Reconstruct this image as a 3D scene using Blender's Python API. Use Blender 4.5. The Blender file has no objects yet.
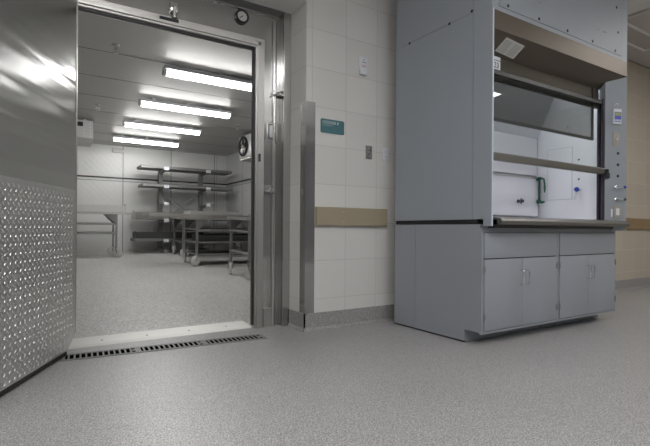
import bpy, bmesh, math, random
from mathutils import Vector, Matrix
random.seed(7)
PI = math.pi
scene = bpy.context.scene
COL = scene.collection

# ------------------------------------------------------------------ materials
def new_mat(name):
    m = bpy.data.materials.new(name); m.use_nodes = True
    nt = m.node_tree; b = nt.nodes['Principled BSDF']
    return m, nt, b
def node(nt, kind, **kw):
    n = nt.nodes.new(kind)
    for k, v in kw.items(): setattr(n, k, v)
    return n
def simple(name, col, rough=0.5, metal=0.0, spec=0.5, var=0.0, vscale=6.0, bump=0.0, bscale=60.0):
    m, nt, b = new_mat(name)
    b.inputs['Base Color'].default_value = (*col, 1)
    b.inputs['Roughness'].default_value = rough
    b.inputs['Metallic'].default_value = metal
    b.inputs['Specular IOR Level'].default_value = spec
    tc = node(nt, 'ShaderNodeTexCoord')
    nz = node(nt, 'ShaderNodeTexNoise'); nz.inputs['Scale'].default_value = vscale; nz.inputs['Detail'].default_value = 4
    nt.links.new(tc.outputs['Object'], nz.inputs['Vector'])
    if var:
        r = node(nt, 'ShaderNodeMapRange'); r.inputs['To Min'].default_value = 1 - var; r.inputs['To Max'].default_value = 1 + var
        nt.links.new(nz.outputs['Fac'], r.inputs['Value'])
        mx = node(nt, 'ShaderNodeVectorMath', operation='SCALE'); mx.inputs[0].default_value = col
        nt.links.new(r.outputs['Result'], mx.inputs['Scale'])
        nt.links.new(mx.outputs['Vector'], b.inputs['Base Color'])
    if bump:
        n2 = node(nt, 'ShaderNodeTexNoise'); n2.inputs['Scale'].default_value = bscale; n2.inputs['Detail'].default_value = 3
        nt.links.new(tc.outputs['Object'], n2.inputs['Vector'])
        bp = node(nt, 'ShaderNodeBump'); bp.inputs['Strength'].default_value = bump; bp.inputs['Distance'].default_value = 0.01
        nt.links.new(n2.outputs['Fac'], bp.inputs['Height']); nt.links.new(bp.outputs['Normal'], b.inputs['Normal'])
    return m
def steel(name, col=(0.62, 0.62, 0.60), rough=0.28, aniso=0.0, wave=0.0, wscale=(0.6, 0.6, 5.0), brush=(2, 2, 120), bstr=0.12, metal=1.0):
    """brushed sheet metal with fine brush lines and slow buckling of the sheet"""
    m, nt, b = new_mat(name)
    b.inputs['Base Color'].default_value = (*col, 1); b.inputs['Metallic'].default_value = metal
    if aniso:
        tg = node(nt, 'ShaderNodeTangent'); tg.direction_type = 'RADIAL'; tg.axis = 'Z'
        b.inputs['Anisotropic'].default_value = aniso; nt.links.new(tg.outputs['Tangent'], b.inputs['Tangent'])
    tc = node(nt, 'ShaderNodeTexCoord')
    mp = node(nt, 'ShaderNodeMapping'); mp.inputs['Scale'].default_value = brush
    nt.links.new(tc.outputs['Object'], mp.inputs['Vector'])
    nz = node(nt, 'ShaderNodeTexNoise'); nz.inputs['Scale'].default_value = 4; nz.inputs['Detail'].default_value = 5
    nt.links.new(mp.outputs['Vector'], nz.inputs['Vector'])
    r = node(nt, 'ShaderNodeMapRange'); r.inputs['To Min'].default_value = rough - (0.02 if bstr > 0 else 0.0); r.inputs['To Max'].default_value = rough + (0.04 if bstr > 0 else 0.0)
    nt.links.new(nz.outputs['Fac'], r.inputs['Value']); nt.links.new(r.outputs['Result'], b.inputs['Roughness'])
    b1 = node(nt, 'ShaderNodeBump'); b1.inputs['Strength'].default_value = bstr; b1.inputs['Distance'].default_value = 0.002
    nt.links.new(nz.outputs['Fac'], b1.inputs['Height'])
    last = b1
    if wave:
        m2 = node(nt, 'ShaderNodeMapping'); m2.inputs['Scale'].default_value = wscale
        nt.links.new(tc.outputs['Object'], m2.inputs['Vector'])
        n2 = node(nt, 'ShaderNodeTexNoise'); n2.inputs['Scale'].default_value = 1.0; n2.inputs['Detail'].default_value = 1.5; n2.inputs['Distortion'].default_value = 0.0
        nt.links.new(m2.outputs['Vector'], n2.inputs['Vector'])
        b2 = node(nt, 'ShaderNodeBump'); b2.inputs['Strength'].default_value = 1.0; b2.inputs['Distance'].default_value = wave
        nt.links.new(n2.outputs['Fac'], b2.inputs['Height']); nt.links.new(b1.outputs['Normal'], b2.inputs['Normal'])
        last = b2
    nt.links.new(last.outputs['Normal'], b.inputs['Normal'])
    return m
def speckle(name, c1, c2, c3, rough=0.4, scale=260.0, spec=0.45, big=0.06):
    """terrazzo-like epoxy with fine light and dark flecks"""
    m, nt, b = new_mat(name)
    tc = node(nt, 'ShaderNodeTexCoord')
    n1 = node(nt, 'ShaderNodeTexNoise'); n1.inputs['Scale'].default_value = scale * 0.36; n1.inputs['Detail'].default_value = 2
    n1.inputs['Roughness'].default_value = 0.7
    v = node(nt, 'ShaderNodeTexVoronoi'); v.inputs['Scale'].default_value = scale * 0.5
    nb = node(nt, 'ShaderNodeTexNoise'); nb.inputs['Scale'].default_value = 1.3; nb.inputs['Detail'].default_value = 4
    for n in (n1, v, nb): nt.links.new(tc.outputs['Object'], n.inputs['Vector'])
    cr = node(nt, 'ShaderNodeValToRGB')
    e = cr.color_ramp.elements; e[0].position = 0.33; e[0].color = (*c2, 1); e[1].position = 0.67; e[1].color = (*c3, 1)
    k = e.new(0.5); k.color = (*c1, 1)
    nt.links.new(n1.outputs['Fac'], cr.inputs['Fac'])
    sep = node(nt, 'ShaderNodeSeparateColor'); nt.links.new(v.outputs['Color'], sep.inputs['Color'])
    rr = node(nt, 'ShaderNodeMapRange'); rr.inputs['To Min'].default_value = 0.62; rr.inputs['To Max'].default_value = 1.38
    nt.links.new(sep.outputs['Red'], rr.inputs['Value'])
    r2 = node(nt, 'ShaderNodeMapRange'); r2.inputs['To Min'].default_value = 1 - big; r2.inputs['To Max'].default_value = 1 + big
    nt.links.new(nb.outputs['Fac'], r2.inputs['Value'])
    mu = node(nt, 'ShaderNodeMath', operation='MULTIPLY'); nt.links.new(rr.outputs['Result'], mu.inputs[0]); nt.links.new(r2.outputs['Result'], mu.inputs[1])
    sc = node(nt, 'ShaderNodeVectorMath', operation='SCALE'); nt.links.new(cr.outputs['Color'], sc.inputs[0]); nt.links.new(mu.outputs['Value'], sc.inputs['Scale'])
    nt.links.new(sc.outputs['Vector'], b.inputs['Base Color'])
    b.inputs['Roughness'].default_value = rough; b.inputs['Specular IOR Level'].default_value = spec
    return m
def tiles(name, col, mortar, bw, bh, ox, oz, gap=0.004, rough=0.45, axis='X', var=0.03, spec=0.4):
    """stack-bond wall tile, thin joints"""
    m, nt, b = new_mat(name)
    tc = node(nt, 'ShaderNodeTexCoord'); sp = node(nt, 'ShaderNodeSeparateXYZ'); nt.links.new(tc.outputs['Object'], sp.inputs[0])
    a = node(nt, 'ShaderNodeMath', operation='SUBTRACT'); nt.links.new(sp.outputs[axis], a.inputs[0]); a.inputs[1].default_value = ox
    c = node(nt, 'ShaderNodeMath', operation='SUBTRACT'); nt.links.new(sp.outputs['Z' if axis in 'XY' else axis], c.inputs[0]); c.inputs[1].default_value = oz
    cb = node(nt, 'ShaderNodeCombineXYZ'); nt.links.new(a.outputs[0], cb.inputs[0]); nt.links.new(c.outputs[0], cb.inputs[1])
    br = node(nt, 'ShaderNodeTexBrick'); br.offset = 0.0; br.squash = 1.0
    br.inputs['Scale'].default_value = 1.0; br.inputs['Brick Width'].default_value = bw; br.inputs['Row Height'].default_value = bh
    br.inputs['Mortar Size'].default_value = gap; br.inputs['Mortar Smooth'].default_value = 0.3; br.inputs['Bias'].default_value = 0.0
    br.inputs['Color1'].default_value = (*[x * (1 - var) for x in col], 1); br.inputs['Color2'].default_value = (*[x * (1 + var) for x in col], 1)
    br.inputs['Mortar'].default_value = (*mortar, 1)
    nt.links.new(cb.outputs[0], br.inputs['Vector']); nt.links.new(br.outputs['Color'], b.inputs['Base Color'])
    b.inputs['Roughness'].default_value = rough; b.inputs['Specular IOR Level'].default_value = spec
    bp = node(nt, 'ShaderNodeBump'); bp.invert = True; bp.inputs['Strength'].default_value = 0.5; bp.inputs['Distance'].default_value = 0.002
    nt.links.new(br.outputs['Fac'], bp.inputs['Height']); nt.links.new(bp.outputs['Normal'], b.inputs['Normal'])
    return m
def emboss(name, col, rough, bw, bh, axis='X', metal=0.6, seam=(0.3, 0.3, 0.3)):
    """aluminium wall panel with a fine stucco/diamond emboss and panel seams"""
    m = tiles(name, col, seam, bw, bh, 0.7, 0.1, gap=0.012, rough=rough, axis=axis, var=0.01)
    nt = m.node_tree; b = nt.nodes['Principled BSDF']; b.inputs['Metallic'].default_value = metal
    tc = node(nt, 'ShaderNodeTexCoord')
    mp = node(nt, 'ShaderNodeMapping'); mp.inputs['Rotation'].default_value = (0, PI / 4, 0) if axis == 'X' else (PI / 4, 0, 0)
    nt.links.new(tc.outputs['Object'], mp.inputs['Vector'])
    ch = node(nt, 'ShaderNodeTexVoronoi'); ch.inputs['Scale'].default_value = 9.0; ch.inputs['Randomness'].default_value = 0.0
    nt.links.new(mp.outputs['Vector'], ch.inputs['Vector'])
    bp = node(nt, 'ShaderNodeBump'); bp.inputs['Strength'].default_value = 0.4; bp.inputs['Distance'].default_value = 0.012
    nt.links.new(ch.outputs['Distance'], bp.inputs['Height']); nt.links.new(bp.outputs['Normal'], b.inputs['Normal'])
    return m
def emit(name, col, strength):
    m, nt, b = new_mat(name)
    b.inputs['Base Color'].default_value = (0.8, 0.8, 0.8, 1)
    b.inputs['Emission Color'].default_value = (*col, 1); b.inputs['Emission Strength'].default_value = strength
    b.inputs['Roughness'].default_value = 0.4
    return m
def glass(name, tint, alpha, rough=0.02):
    m = bpy.data.materials.new(name); m.use_nodes = True; nt = m.node_tree
    for n in list(nt.nodes): nt.nodes.remove(n)
    o = node(nt, 'ShaderNodeOutputMaterial'); t = node(nt, 'ShaderNodeBsdfTransparent'); t.inputs['Color'].default_value = (*tint, 1)
    g = node(nt, 'ShaderNodeBsdfGlossy'); g.inputs['Roughness'].default_value = rough; g.inputs['Color'].default_value = (0.9, 0.95, 0.95, 1)
    mx = node(nt, 'ShaderNodeMixShader'); mx.inputs[0].default_value = alpha
    nt.links.new(t.outputs[0], mx.inputs[1]); nt.links.new(g.outputs[0], mx.inputs[2]); nt.links.new(mx.outputs[0], o.inputs['Surface'])
    return m

M = {}
M['floor'] = speckle('floor epoxy', (0.365, 0.358, 0.355), (0.15, 0.148, 0.148), (0.62, 0.61, 0.61), rough=0.36, scale=430, spec=0.5)
M['cfloor'] = speckle('cooler floor epoxy', (0.54, 0.53, 0.515), (0.45, 0.44, 0.43), (0.62, 0.61, 0.595), rough=0.42, scale=200, spec=0.4)
M['cove'] = speckle('cove base epoxy', (0.33, 0.325, 0.317), (0.19, 0.186, 0.18), (0.43, 0.42, 0.41), rough=0.5, scale=520)
M['tile'] = tiles('wall tile cream', (0.72, 0.71, 0.685), (0.60, 0.59, 0.565), 0.359, 0.339, 2.046, 0.272)
M['tile_side'] = tiles('wall tile cream return', (0.72, 0.71, 0.685), (0.60, 0.59, 0.565), 0.359, 0.339, 3.46, 0.272, axis='Y')
M['tan'] = tiles('wall tile tan', (0.53, 0.475, 0.39), (0.62, 0.565, 0.475), 0.359, 0.339, 7.83, 0.272, gap=0.005)  # warm lamp tint painted into the cream tile colour
M['ceil'] = simple('ceiling paint', (0.62, 0.59, 0.55), 0.8, var=0.03)
M['backp'] = simple('grey wall paint', (0.22, 0.22, 0.225), 0.7, var=0.03)  # unseen wall, darkened so the steel mirrors a dimmer room
M['ceiltile'] = tiles('ceiling tile', (0.55, 0.52, 0.49), (0.40, 0.38, 0.36), 1.22, 0.61, 0.0, 0.0, gap=0.012, rough=0.8, axis='X')
M['bulk'] = simple('bulkhead paint', (0.72, 0.70, 0.68), 0.8, var=0.02)
M['steel'] = steel('stainless sheet', (0.56, 0.555, 0.545), 0.20, aniso=0.7, wave=0.008, wscale=(1.2, 1.2, 3.0), brush=(60, 60, 0.6), bstr=0.0)
M['door'] = steel('stainless door skin', (0.55, 0.55, 0.54), 0.26, aniso=0.85, wave=0.0075, wscale=(0.16, 0.16, 8.5), brush=(60, 60, 0.6), bstr=0.0)
M['kick'] = steel('aluminium tread plate', (0.74, 0.74, 0.74), 0.42, wave=0.004, wscale=(0.8, 0.8, 1.5), brush=(20, 20, 20), bstr=0.06)
M['lug'] = steel('tread plate lugs', (0.78, 0.78, 0.78), 0.38, brush=(10, 10, 10), bstr=0.0)
M['satin'] = steel('satin steel', (0.56, 0.55, 0.53), 0.34, brush=(40, 40, 2), bstr=0.06)
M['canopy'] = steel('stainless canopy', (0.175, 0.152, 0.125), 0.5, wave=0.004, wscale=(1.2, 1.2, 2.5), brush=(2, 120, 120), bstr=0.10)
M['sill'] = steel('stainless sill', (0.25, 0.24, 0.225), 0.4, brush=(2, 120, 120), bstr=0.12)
M['galv'] = steel('galvanised threshold', (0.80, 0.79, 0.76), 0.5, brush=(3, 60, 60), bstr=0.1, metal=0.4)
M['cart'] = steel('cart steel', (0.32, 0.32, 0.315), 0.42, brush=(20, 20, 20), bstr=0.06, metal=0.85)
M['chrome'] = simple('chrome', (0.80, 0.80, 0.80), 0.12, 1.0, var=0.02)
M['hood'] = simple('hood powder coat', (0.335, 0.365, 0.400), 0.5, 0.0, 0.35, var=0.03, vscale=2.0)
M['cab'] = simple('cabinet powder coat', (0.315, 0.338, 0.372), 0.42, 0.0, 0.4, var=0.04, vscale=2.5)
M['liner'] = simple('hood liner white', (0.76, 0.76, 0.80), 0.38, var=0.02, vscale=3)
M['edge'] = simple('pale edge trim', (0.72, 0.80, 0.88), 0.35, var=0.01)
M['black'] = simple('black rubber', (0.012, 0.012, 0.014), 0.5, var=0.1)
M['void'] = simple('sooty drain channel', (0.004, 0.004, 0.004), 0.95, spec=0.0, var=0.1)  # flat black stands in for the shade down in the trench
M['pale'] = simple('pale satin tray', (0.74, 0.74, 0.73), 0.4, var=0.02)  # pale tone paints in the bright reflection on the steel tray
M['slate'] = simple('black epoxy worktop', (0.016, 0.016, 0.020), 0.35, var=0.1)
M['track'] = simple('dark sash track', (0.028, 0.018, 0.034), 0.4, var=0.1)
M['beige'] = simple('beige rub rail', (0.37, 0.315, 0.225), 0.5, var=0.04, vscale=90)
M['brown'] = simple('brown rub rail', (0.30, 0.205, 0.105), 0.5, var=0.04, vscale=90)
M['teal'] = simple('teal sign plastic', (0.075, 0.19, 0.215), 0.4, var=0.05, vscale=12)
M['white'] = simple('white plastic', (0.78, 0.80, 0.84), 0.35, var=0.01)
M['wprint'] = simple('sign white print', (0.72, 0.78, 0.78), 0.5, var=0.01)
M['grey'] = simple('grey plastic', (0.20, 0.20, 0.20), 0.4, var=0.03)
M['dark'] = simple('dark metal', (0.06, 0.06, 0.06), 0.4, 0.6, var=0.1)
M['red'] = simple('pale red print', (0.62, 0.35, 0.33), 0.5, var=0.02)
M['paper'] = simple('label paper', (0.66, 0.66, 0.63), 0.6, var=0.03)
M['ink'] = simple('label ink', (0.30, 0.30, 0.29), 0.6, var=0.03)
M['inkd'] = simple('dark ink', (0.04, 0.05, 0.08), 0.6, var=0.03)
M['green'] = simple('green gas fitting', (0.006, 0.075, 0.05), 0.3, var=0.06)
M['blue'] = simple('blue valve handle', (0.03, 0.07, 0.42), 0.3, var=0.05)
M['bluep'] = simple('blue keypad', (0.10, 0.13, 0.55), 0.4, var=0.04)
M['lcd'] = simple('green lcd', (0.42, 0.46, 0.16), 0.3, var=0.04)
M['plate'] = simple('beige switch plate', (0.44, 0.41, 0.35), 0.4, 0.3, var=0.03)
M['gauge'] = simple('gauge face', (0.62, 0.62, 0.60), 0.4, var=0.02)
M['glassf'] = glass('front sash glass', (0.93, 0.95, 0.94), 0.05)
M['glassr'] = glass('rear sash glass', (0.62, 0.62, 0.61), 0.10)
M['globe'] = glass('fixture end lens', (0.9, 0.9, 0.9), 0.25, 0.1)
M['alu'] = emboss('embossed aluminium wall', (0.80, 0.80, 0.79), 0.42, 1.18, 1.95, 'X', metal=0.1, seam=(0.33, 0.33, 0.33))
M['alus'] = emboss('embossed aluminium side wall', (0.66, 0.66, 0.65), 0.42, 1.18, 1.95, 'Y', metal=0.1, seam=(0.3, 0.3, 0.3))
M['cceil'] = steel('cooler ceiling sheet', (0.52, 0.515, 0.505), 0.50, wave=0.004, wscale=(0.5, 2.0, 1), brush=(1.2, 40, 1), bstr=0.15, metal=0.5)
M['evap'] = simple('evaporator casing', (0.62, 0.62, 0.61), 0.4, 0.4, var=0.03, bump=0.2, bscale=40)
M['tube'] = emit('cooler fluorescent lens', (1.0, 0.995, 0.97), 11.0)
M['troff'] = emit('troffer lens', (1.0, 0.99, 0.985), 9.0)
M['dimlens'] = simple('unlit troffer lens', (0.42, 0.41, 0.38), 0.35, var=0.03)
M['caster'] = simple('caster tyre', (0.62, 0.62, 0.61), 0.5, var=0.05)
M['vinyl'] = simple('cart liner grey', (0.07, 0.07, 0.068), 0.55, var=0.06)  # near-black colour paints in the shade between the cart shelves

# ------------------------------------------------------------------ mesh kit
class MB:
    def __init__(s): s.v = []; s.f = []
    def add(s, vs, fs, mt=None):
        o = len(s.v)
        for p in vs:
            p = Vector(p); s.v.append(tuple(mt @ p if mt is not None else p))
        for f in fs: s.f.append(tuple(i + o for i in f))
        return s
    def box(s, x0, x1, y0, y1, z0, z1, mt=None, ch=0.0):
        if ch:
            bm = bmesh.new(); vs = [bm.verts.new((x, y, z)) for x in (x0, x1) for y in (y0, y1) for z in (z0, z1)]
            for f in ((0, 1, 3, 2), (4, 6, 7, 5), (0, 4, 5, 1), (2, 3, 7, 6), (0, 2, 6, 4), (1, 5, 7, 3)): bm.faces.new([vs[i] for i in f])
            bmesh.ops.bevel(bm, geom=bm.edges[:], offset=ch, segments=2, affect='EDGES', profile=0.5)
            bm.verts.index_update(); s.add([v.co.copy() for v in bm.verts], [tuple(v.index for v in f.verts) for f in bm.faces], mt); bm.free()
            return s
        vs = [(x, y, z) for x in (x0, x1) for y in (y0, y1) for z in (z0, z1)]
        return s.add(vs, [(0, 1, 3, 2), (4, 6, 7, 5), (0, 4, 5, 1), (2, 3, 7, 6), (0, 2, 6, 4), (1, 5, 7, 3)], mt)
    def prism(s, pts, a, b, axis='X', mt=None):
        """polygon pts swept along an axis from a to b (pts given in the other two axes)"""
        def P(u, v, w): return {'X': (w, u, v), 'Y': (u, w, v), 'Z': (u, v, w)}[axis]
        n = len(pts); vs = [P(u, v, a) for u, v in pts] + [P(u, v, b) for u, v in pts]
        fs = [tuple(range(n - 1, -1, -1)), tuple(range(n, 2 * n))] + [(i, (i + 1) % n, n + (i + 1) % n, n + i) for i in range(n)]
        return s.add(vs, fs, mt)
    def lathe(s, prof, c, d, seg=16, mt=None):
        """profile [(r, h)...] spun about axis d through c"""
        d = Vector(d).normalized(); u = d.orthogonal().normalized(); w = d.cross(u); c = Vector(c)
        vs = []; fs = []; n = len(prof)
        for r, h in prof:
            for k in range(seg):
                a = 2 * PI * k / seg; vs.append(c + d * h + (u * math.cos(a) + w * math.sin(a)) * max(r, 1e-5))
        for i in range(n - 1):
            for k in range(seg):
                k2 = (k + 1) % seg; fs.append((i * seg + k, i * seg + k2, (i + 1) * seg + k2, (i + 1) * seg + k))
        fs.append(tuple(range(seg - 1, -1, -1))); fs.append(tuple((n - 1) * seg + k for k in range(seg)))
        return s.add(vs, fs, mt)
    def cyl(s, a, b, r, seg=12, mt=None):
        a = Vector(a); b = Vector(b); L = (b - a).length
        return s.lathe([(r, 0), (r, L)], a, b - a, seg, mt)
    def tube(s, pts, r, seg=8, mt=None):
        pts = [Vector(p) for p in pts]; vs = []; fs = []; n = len(pts); prev = None
        for i, p in enumerate(pts):
            t = (pts[min(i + 1, n - 1)] - pts[max(i - 1, 0)]).normalized()
            u = (prev - t * prev.dot(t)).normalized() if prev is not None and (prev - t * prev.dot(t)).length > 1e-4 else t.orthogonal().normalized()
            prev = u; w = t.cross(u)
            for k in range(seg):
                a = 2 * PI * k / seg; vs.append(p + (u * math.cos(a) + w * math.sin(a)) * r)
        for i in range(n - 1):
            for k in range(seg):
                k2 = (k + 1) % seg; fs.append((i * seg + k, i * seg + k2, (i + 1) * seg + k2, (i + 1) * seg + k))
        fs.append(tuple(range(seg - 1, -1, -1))); fs.append(tuple((n - 1) * seg + k for k in range(seg)))
        return s.add(vs, fs, mt)
    def build(s, name, mat, parent=None, label=None, smooth=False):
        me = bpy.data.meshes.new(name); me.from_pydata(s.v, [], s.f)
        bm = bmesh.new(); bm.from_mesh(me); bmesh.ops.recalc_face_normals(bm, faces=bm.faces[:]); bm.to_mesh(me); bm.free()
        if smooth:
            for p in me.polygons: p.use_smooth = True
            me.set_sharp_from_angle(angle=math.radians(40))
        me.materials.append(M[mat] if isinstance(mat, str) else mat)
        o = bpy.data.objects.new(name, me); COL.objects.link(o)
        if parent is not None:
            o.parent = parent
            o.matrix_parent_inverse = world(parent).inverted()
        if label: o['label'] = label
        return o
def world(o):
    m = o.matrix_basis.copy()
    if o.parent is not None: m = world(o.parent) @ o.matrix_parent_inverse @ m
    return m
def B(*a, **k): return MB().box(*a, **k)
def tag(o, label, cat, group=None, kind=None):
    o['label'] = label; o['category'] = cat
    if group: o['group'] = group
    if kind: o['kind'] = kind
    return o
def thing(name, label, cat, loc=(0, 0, 0), rz=0.0, group=None):
    o = bpy.data.objects.new(name, None); COL.objects.link(o); o.empty_display_size = 0.05
    o.location = loc; o.rotation_euler = (0, 0, rz)
    return tag(o, label, cat, group)
def struct(name, mb, mat, label, cat, smooth=False):
    o = mb.build(name, mat, smooth=smooth); o['kind'] = 'structure'; o['label'] = label; o['category'] = cat
    return o
def local_part(name, mb, mat, parent, label=None, smooth=True):
    """part whose mesh is already in the thing's own frame"""
    o = mb.build(name, mat, smooth=smooth); o.parent = parent
    if label: o['label'] = label
    return o
def copy_tree(o, parent=None):
    c = o.copy(); COL.objects.link(c)
    if parent is not None: c.parent = parent
    for ch in [x for x in bpy.data.objects if x.parent == o and x.name in COL.objects]: copy_tree(ch, c)
    return c
def text_mb(body, size, mt, depth=0.0008):
    cu = bpy.data.curves.new('lettering', 'FONT'); cu.body = body; cu.size = size; cu.extrude = depth
    o = bpy.data.objects.new('lettering', cu); COL.objects.link(o)
    bpy.context.view_layer.update()
    me = bpy.data.meshes.new_from_object(o.evaluated_get(bpy.context.evaluated_depsgraph_get()))
    mb = MB(); mb.add([v.co.copy() for v in me.vertices], [tuple(p.vertices) for p in me.polygons], mt)
    bpy.data.objects.remove(o); bpy.data.curves.remove(cu); bpy.data.meshes.remove(me)
    return mb
def facing(origin, u, up):
    """frame: x = u, y = up, z = out of the face"""
    u = Vector(u).normalized(); up = Vector(up).normalized(); n = u.cross(up)
    m = Matrix((u, up, n)).transposed().to_4x4(); m.translation = Vector(origin)
    return m

# ------------------------------------------------------------------ dimensions
W = 3.46                      # face of the tiled wall
CX0, CX1 = -0.35, 1.985         # opening in the tiled wall
CF = 3.82                     # face of the walk-in cooler
DX0, DX1, DZ = 0.18, 1.655, 2.50  # clear door opening
CB = 12.5                     # back wall of cooler
CEIL = 3.49; CC = 2.93
SLOPE = 0.30 / 8.4
def cfz(y): return SLOPE * (y - 4.08)

# ------------------------------------------------------------------ shell
struct('floor', B(-3.0, 9.6, -4.0, 3.85, -0.1, 0.0), 'floor', 'speckled grey epoxy floor of the room in front of the cooler', 'floor')
mb = MB(); mb.prism([(3.85, -0.1), (3.85, -0.0005), (4.08, -0.0005), (CB + 0.1, cfz(CB + 0.1)), (CB + 0.1, -0.1)], -0.9, 4.7, 'X')
struct('floor_cooler', mb, 'cfloor', 'pale grey floor inside the walk-in cooler, rising gently to the back', 'floor')
struct('wall_front', B(CX1, 5.6, W, W + 0.28, 0, CEIL), 'tile', 'cream square tiled wall between the cooler doorway and the fume hood', 'wall')
struct('wall_front_return', B(CX1 - 0.001, CX1, W + 0.0005, W + 0.28, 0, 2.86), 'tile_side', 'cream tiled side of the recess around the cooler front', 'wall')
struct('wall_front_left', B(-3.0, CX0, W, W + 0.28, 0, CEIL), 'tile', 'cream tiled wall left of the cooler doorway', 'wall')
struct('wall_front_header', B(CX0, CX1, W, W + 0.28, 2.86, CEIL), 'tile', 'cream tiled wall and soffit above the cooler doorway', 'wall')
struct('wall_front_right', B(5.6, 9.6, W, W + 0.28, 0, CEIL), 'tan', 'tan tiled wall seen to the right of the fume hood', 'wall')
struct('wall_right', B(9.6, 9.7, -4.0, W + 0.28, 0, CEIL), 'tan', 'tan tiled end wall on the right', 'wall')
struct('wall_left', B(-3.1, -3.0, -4.0, W + 0.28, 0, CEIL), 'tile', 'cream tiled wall on the left', 'wall')
struct('wall_back', B(-3.1, 9.7, -4.1, -4.0, 0, CEIL), 'backp', 'grey painted wall behind the viewer', 'wall')
struct('ceiling', B(-3.1, 6.03, -4.1, W + 0.28, CEIL, CEIL + 0.1), 'bulk', 'pale painted ceiling over the doorway and fume hood', 'ceiling')
struct('ceiling_right', B(6.03, 9.7, -4.1, W + 0.28, CEIL + 0.02, CEIL + 0.1), 'ceiltile', 'tiled ceiling on the right beyond the fume hood', 'ceiling')
struct('trim_1', B(6.03, 6.06, -4.0, W, CEIL - 0.03, CEIL + 0.02), 'ceil', 'thin edge strip between painted and tiled ceiling', 'trim')
# cove bases
def cove(x0, x1, y, t=0.012, h=0.155):
    return [(y, 0), (y, h), (y - t, h), (y - t, 0.03), (y - t - 0.012, 0.012), (y - t - 0.03, 0.0)]
mb = MB(); mb.prism(cove(0, 0, W), CX1 - 0.012, 5.6, 'X')
struct('baseboard_front', mb, 'cove', 'speckled grey cove base below the cream tiled wall', 'baseboard')
mb = MB(); mb.prism([(CX1, 0), (CX1, 0.155), (CX1 - 0.012, 0.155), (CX1 - 0.012, 0.03), (CX1 - 0.03, 0.0)], W - 0.012, W + 0.27, 'Y')
struct('baseboard_return', mb, 'cove', 'speckled grey cove base in the recess beside the cooler frame', 'baseboard')
mb = MB(); mb.prism(cove(0, 0, W), 5.6, 9.6, 'X')
struct('baseboard_right', mb, 'cove', 'speckled grey cove base below the tan wall', 'baseboard')
mb = MB(); mb.prism(cove(0, 0, W), -3.0, CX0, 'X')
struct('baseboard_left', mb, 'cove', 'speckled grey cove base left of the doorway', 'baseboard')

# walk-in cooler front, frame and box
mb = MB()
mb.box(DX1, CX1 + 0.02, CF, CF + 0.06, 0, 3.0)
struct('wall_cooler_front', mb, 'steel', 'stainless steel front panel of the cooler right of its doorway', 'wall')
struct('wall_cooler_front_left', B(CX0, DX0, CF, CF + 0.06, 0, 3.0), 'steel', 'stainless steel front panel left of the cooler doorway', 'wall')
struct('wall_cooler_header', B(DX0, DX1, CF, CF + 0.06, DZ, 3.0), 'steel', 'stainless steel header panel above the cooler doorway', 'wall')
mb = MB()   # door frame: proud strip all round with a step
for x0, x1 in ((DX1, DX1 + 0.085), (DX0 - 0.085, DX0)): mb.box(x0, x1, CF - 0.035, CF, 0.0, DZ + 0.085, ch=0.004)
mb.box(DX0, DX1, CF - 0.035, CF, DZ, DZ + 0.085, ch=0.004)
mb.box(DX1 + 0.018, DX1 + 0.05, CF - 0.048, CF - 0.03, 0, DZ + 0.05, ch=0.003)
mb.box(DX0 - 0.05, DX1 + 0.05, CF - 0.048, CF - 0.03, DZ + 0.018, DZ + 0.05, ch=0.003)
struct('trim_2', mb, 'satin', 'satin steel frame around the cooler doorway', 'trim')
mb = MB()   # black gasket line on the clear opening
mb.box(DX1 - 0.012, DX1, CF - 0.02, CF + 0.02, 0.03, DZ); mb.box(DX0, DX0 + 0.012, CF - 0.02, CF + 0.02, 0.03, DZ)
mb.box(DX0 + 0.012, DX1 - 0.012, CF - 0.02, CF + 0.02, DZ - 0.012, DZ)
struct('trim_3', mb, 'dark', 'dark lining inside the cooler doorway', 'trim')
mb = MB()   # closure flashing around the recess
mb.box(CX1 - 0.075, CX1, W + 0.28, CF, 0.0, 2.86, ch=0.004)
struct('trim_4', mb, 'steel', 'stainless closure column where the cooler front meets the tiled recess', 'trim')
mb = MB(); mb.box(CX0, CX1 - 0.075, CF - 0.018, CF, 2.815, 2.86, ch=0.004)
struct('trim_5', mb, 'steel', 'stainless closure strip above the cooler header', 'trim')
mb = MB(); mb.cyl((CX1 - 0.135, CF - 0.006, 0), (CX1 - 0.135, CF - 0.006, 2.78), 0.022, 16)
struct('trim_6', mb, 'steel', 'rounded stainless batten on the cooler front', 'trim', smooth=True)
struct('trim_7', B(DX1 + 0.10, DX1 + 0.19, CF - 0.014, CF, 0, 0.17, ch=0.003), 'satin', 'low steel scuff plate at the foot of the cooler front', 'trim')
mb = MB(); mb.prism([(3.83, 0.0), (3.86, 0.012), (4.06, 0.026), (4.09, 0.004), (4.09, 0.0)], DX0, DX1 - 0.0, 'X')
thr = struct('trim_8', mb, 'galv', 'pale metal threshold plate across the cooler doorway', 'trim')
for x in (0.45, 0.78, 1.12, 1.45):
    MB().lathe([(0.008, 0), (0.006, 0.003), (0.0, 0.004)], (x, 3.93, 0.0168), (0, 0, 1), 10).build('screw', 'dark', thr)
struct('wall_cooler_back', B(-0.8, 4.6, CB, CB + 0.1, 0.1, CC), 'alu', 'embossed aluminium back wall of the cooler with panel seams', 'wall')
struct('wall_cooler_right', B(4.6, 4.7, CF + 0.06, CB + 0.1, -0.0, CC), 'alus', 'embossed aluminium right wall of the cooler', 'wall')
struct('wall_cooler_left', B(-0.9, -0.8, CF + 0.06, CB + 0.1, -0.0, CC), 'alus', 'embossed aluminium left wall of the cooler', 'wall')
struct('wall_cooler_inside', B(2.02, 4.6, CF + 0.06, CF + 0.16, 0, CC), 'alu', 'inside of the cooler front wall', 'wall')
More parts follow.
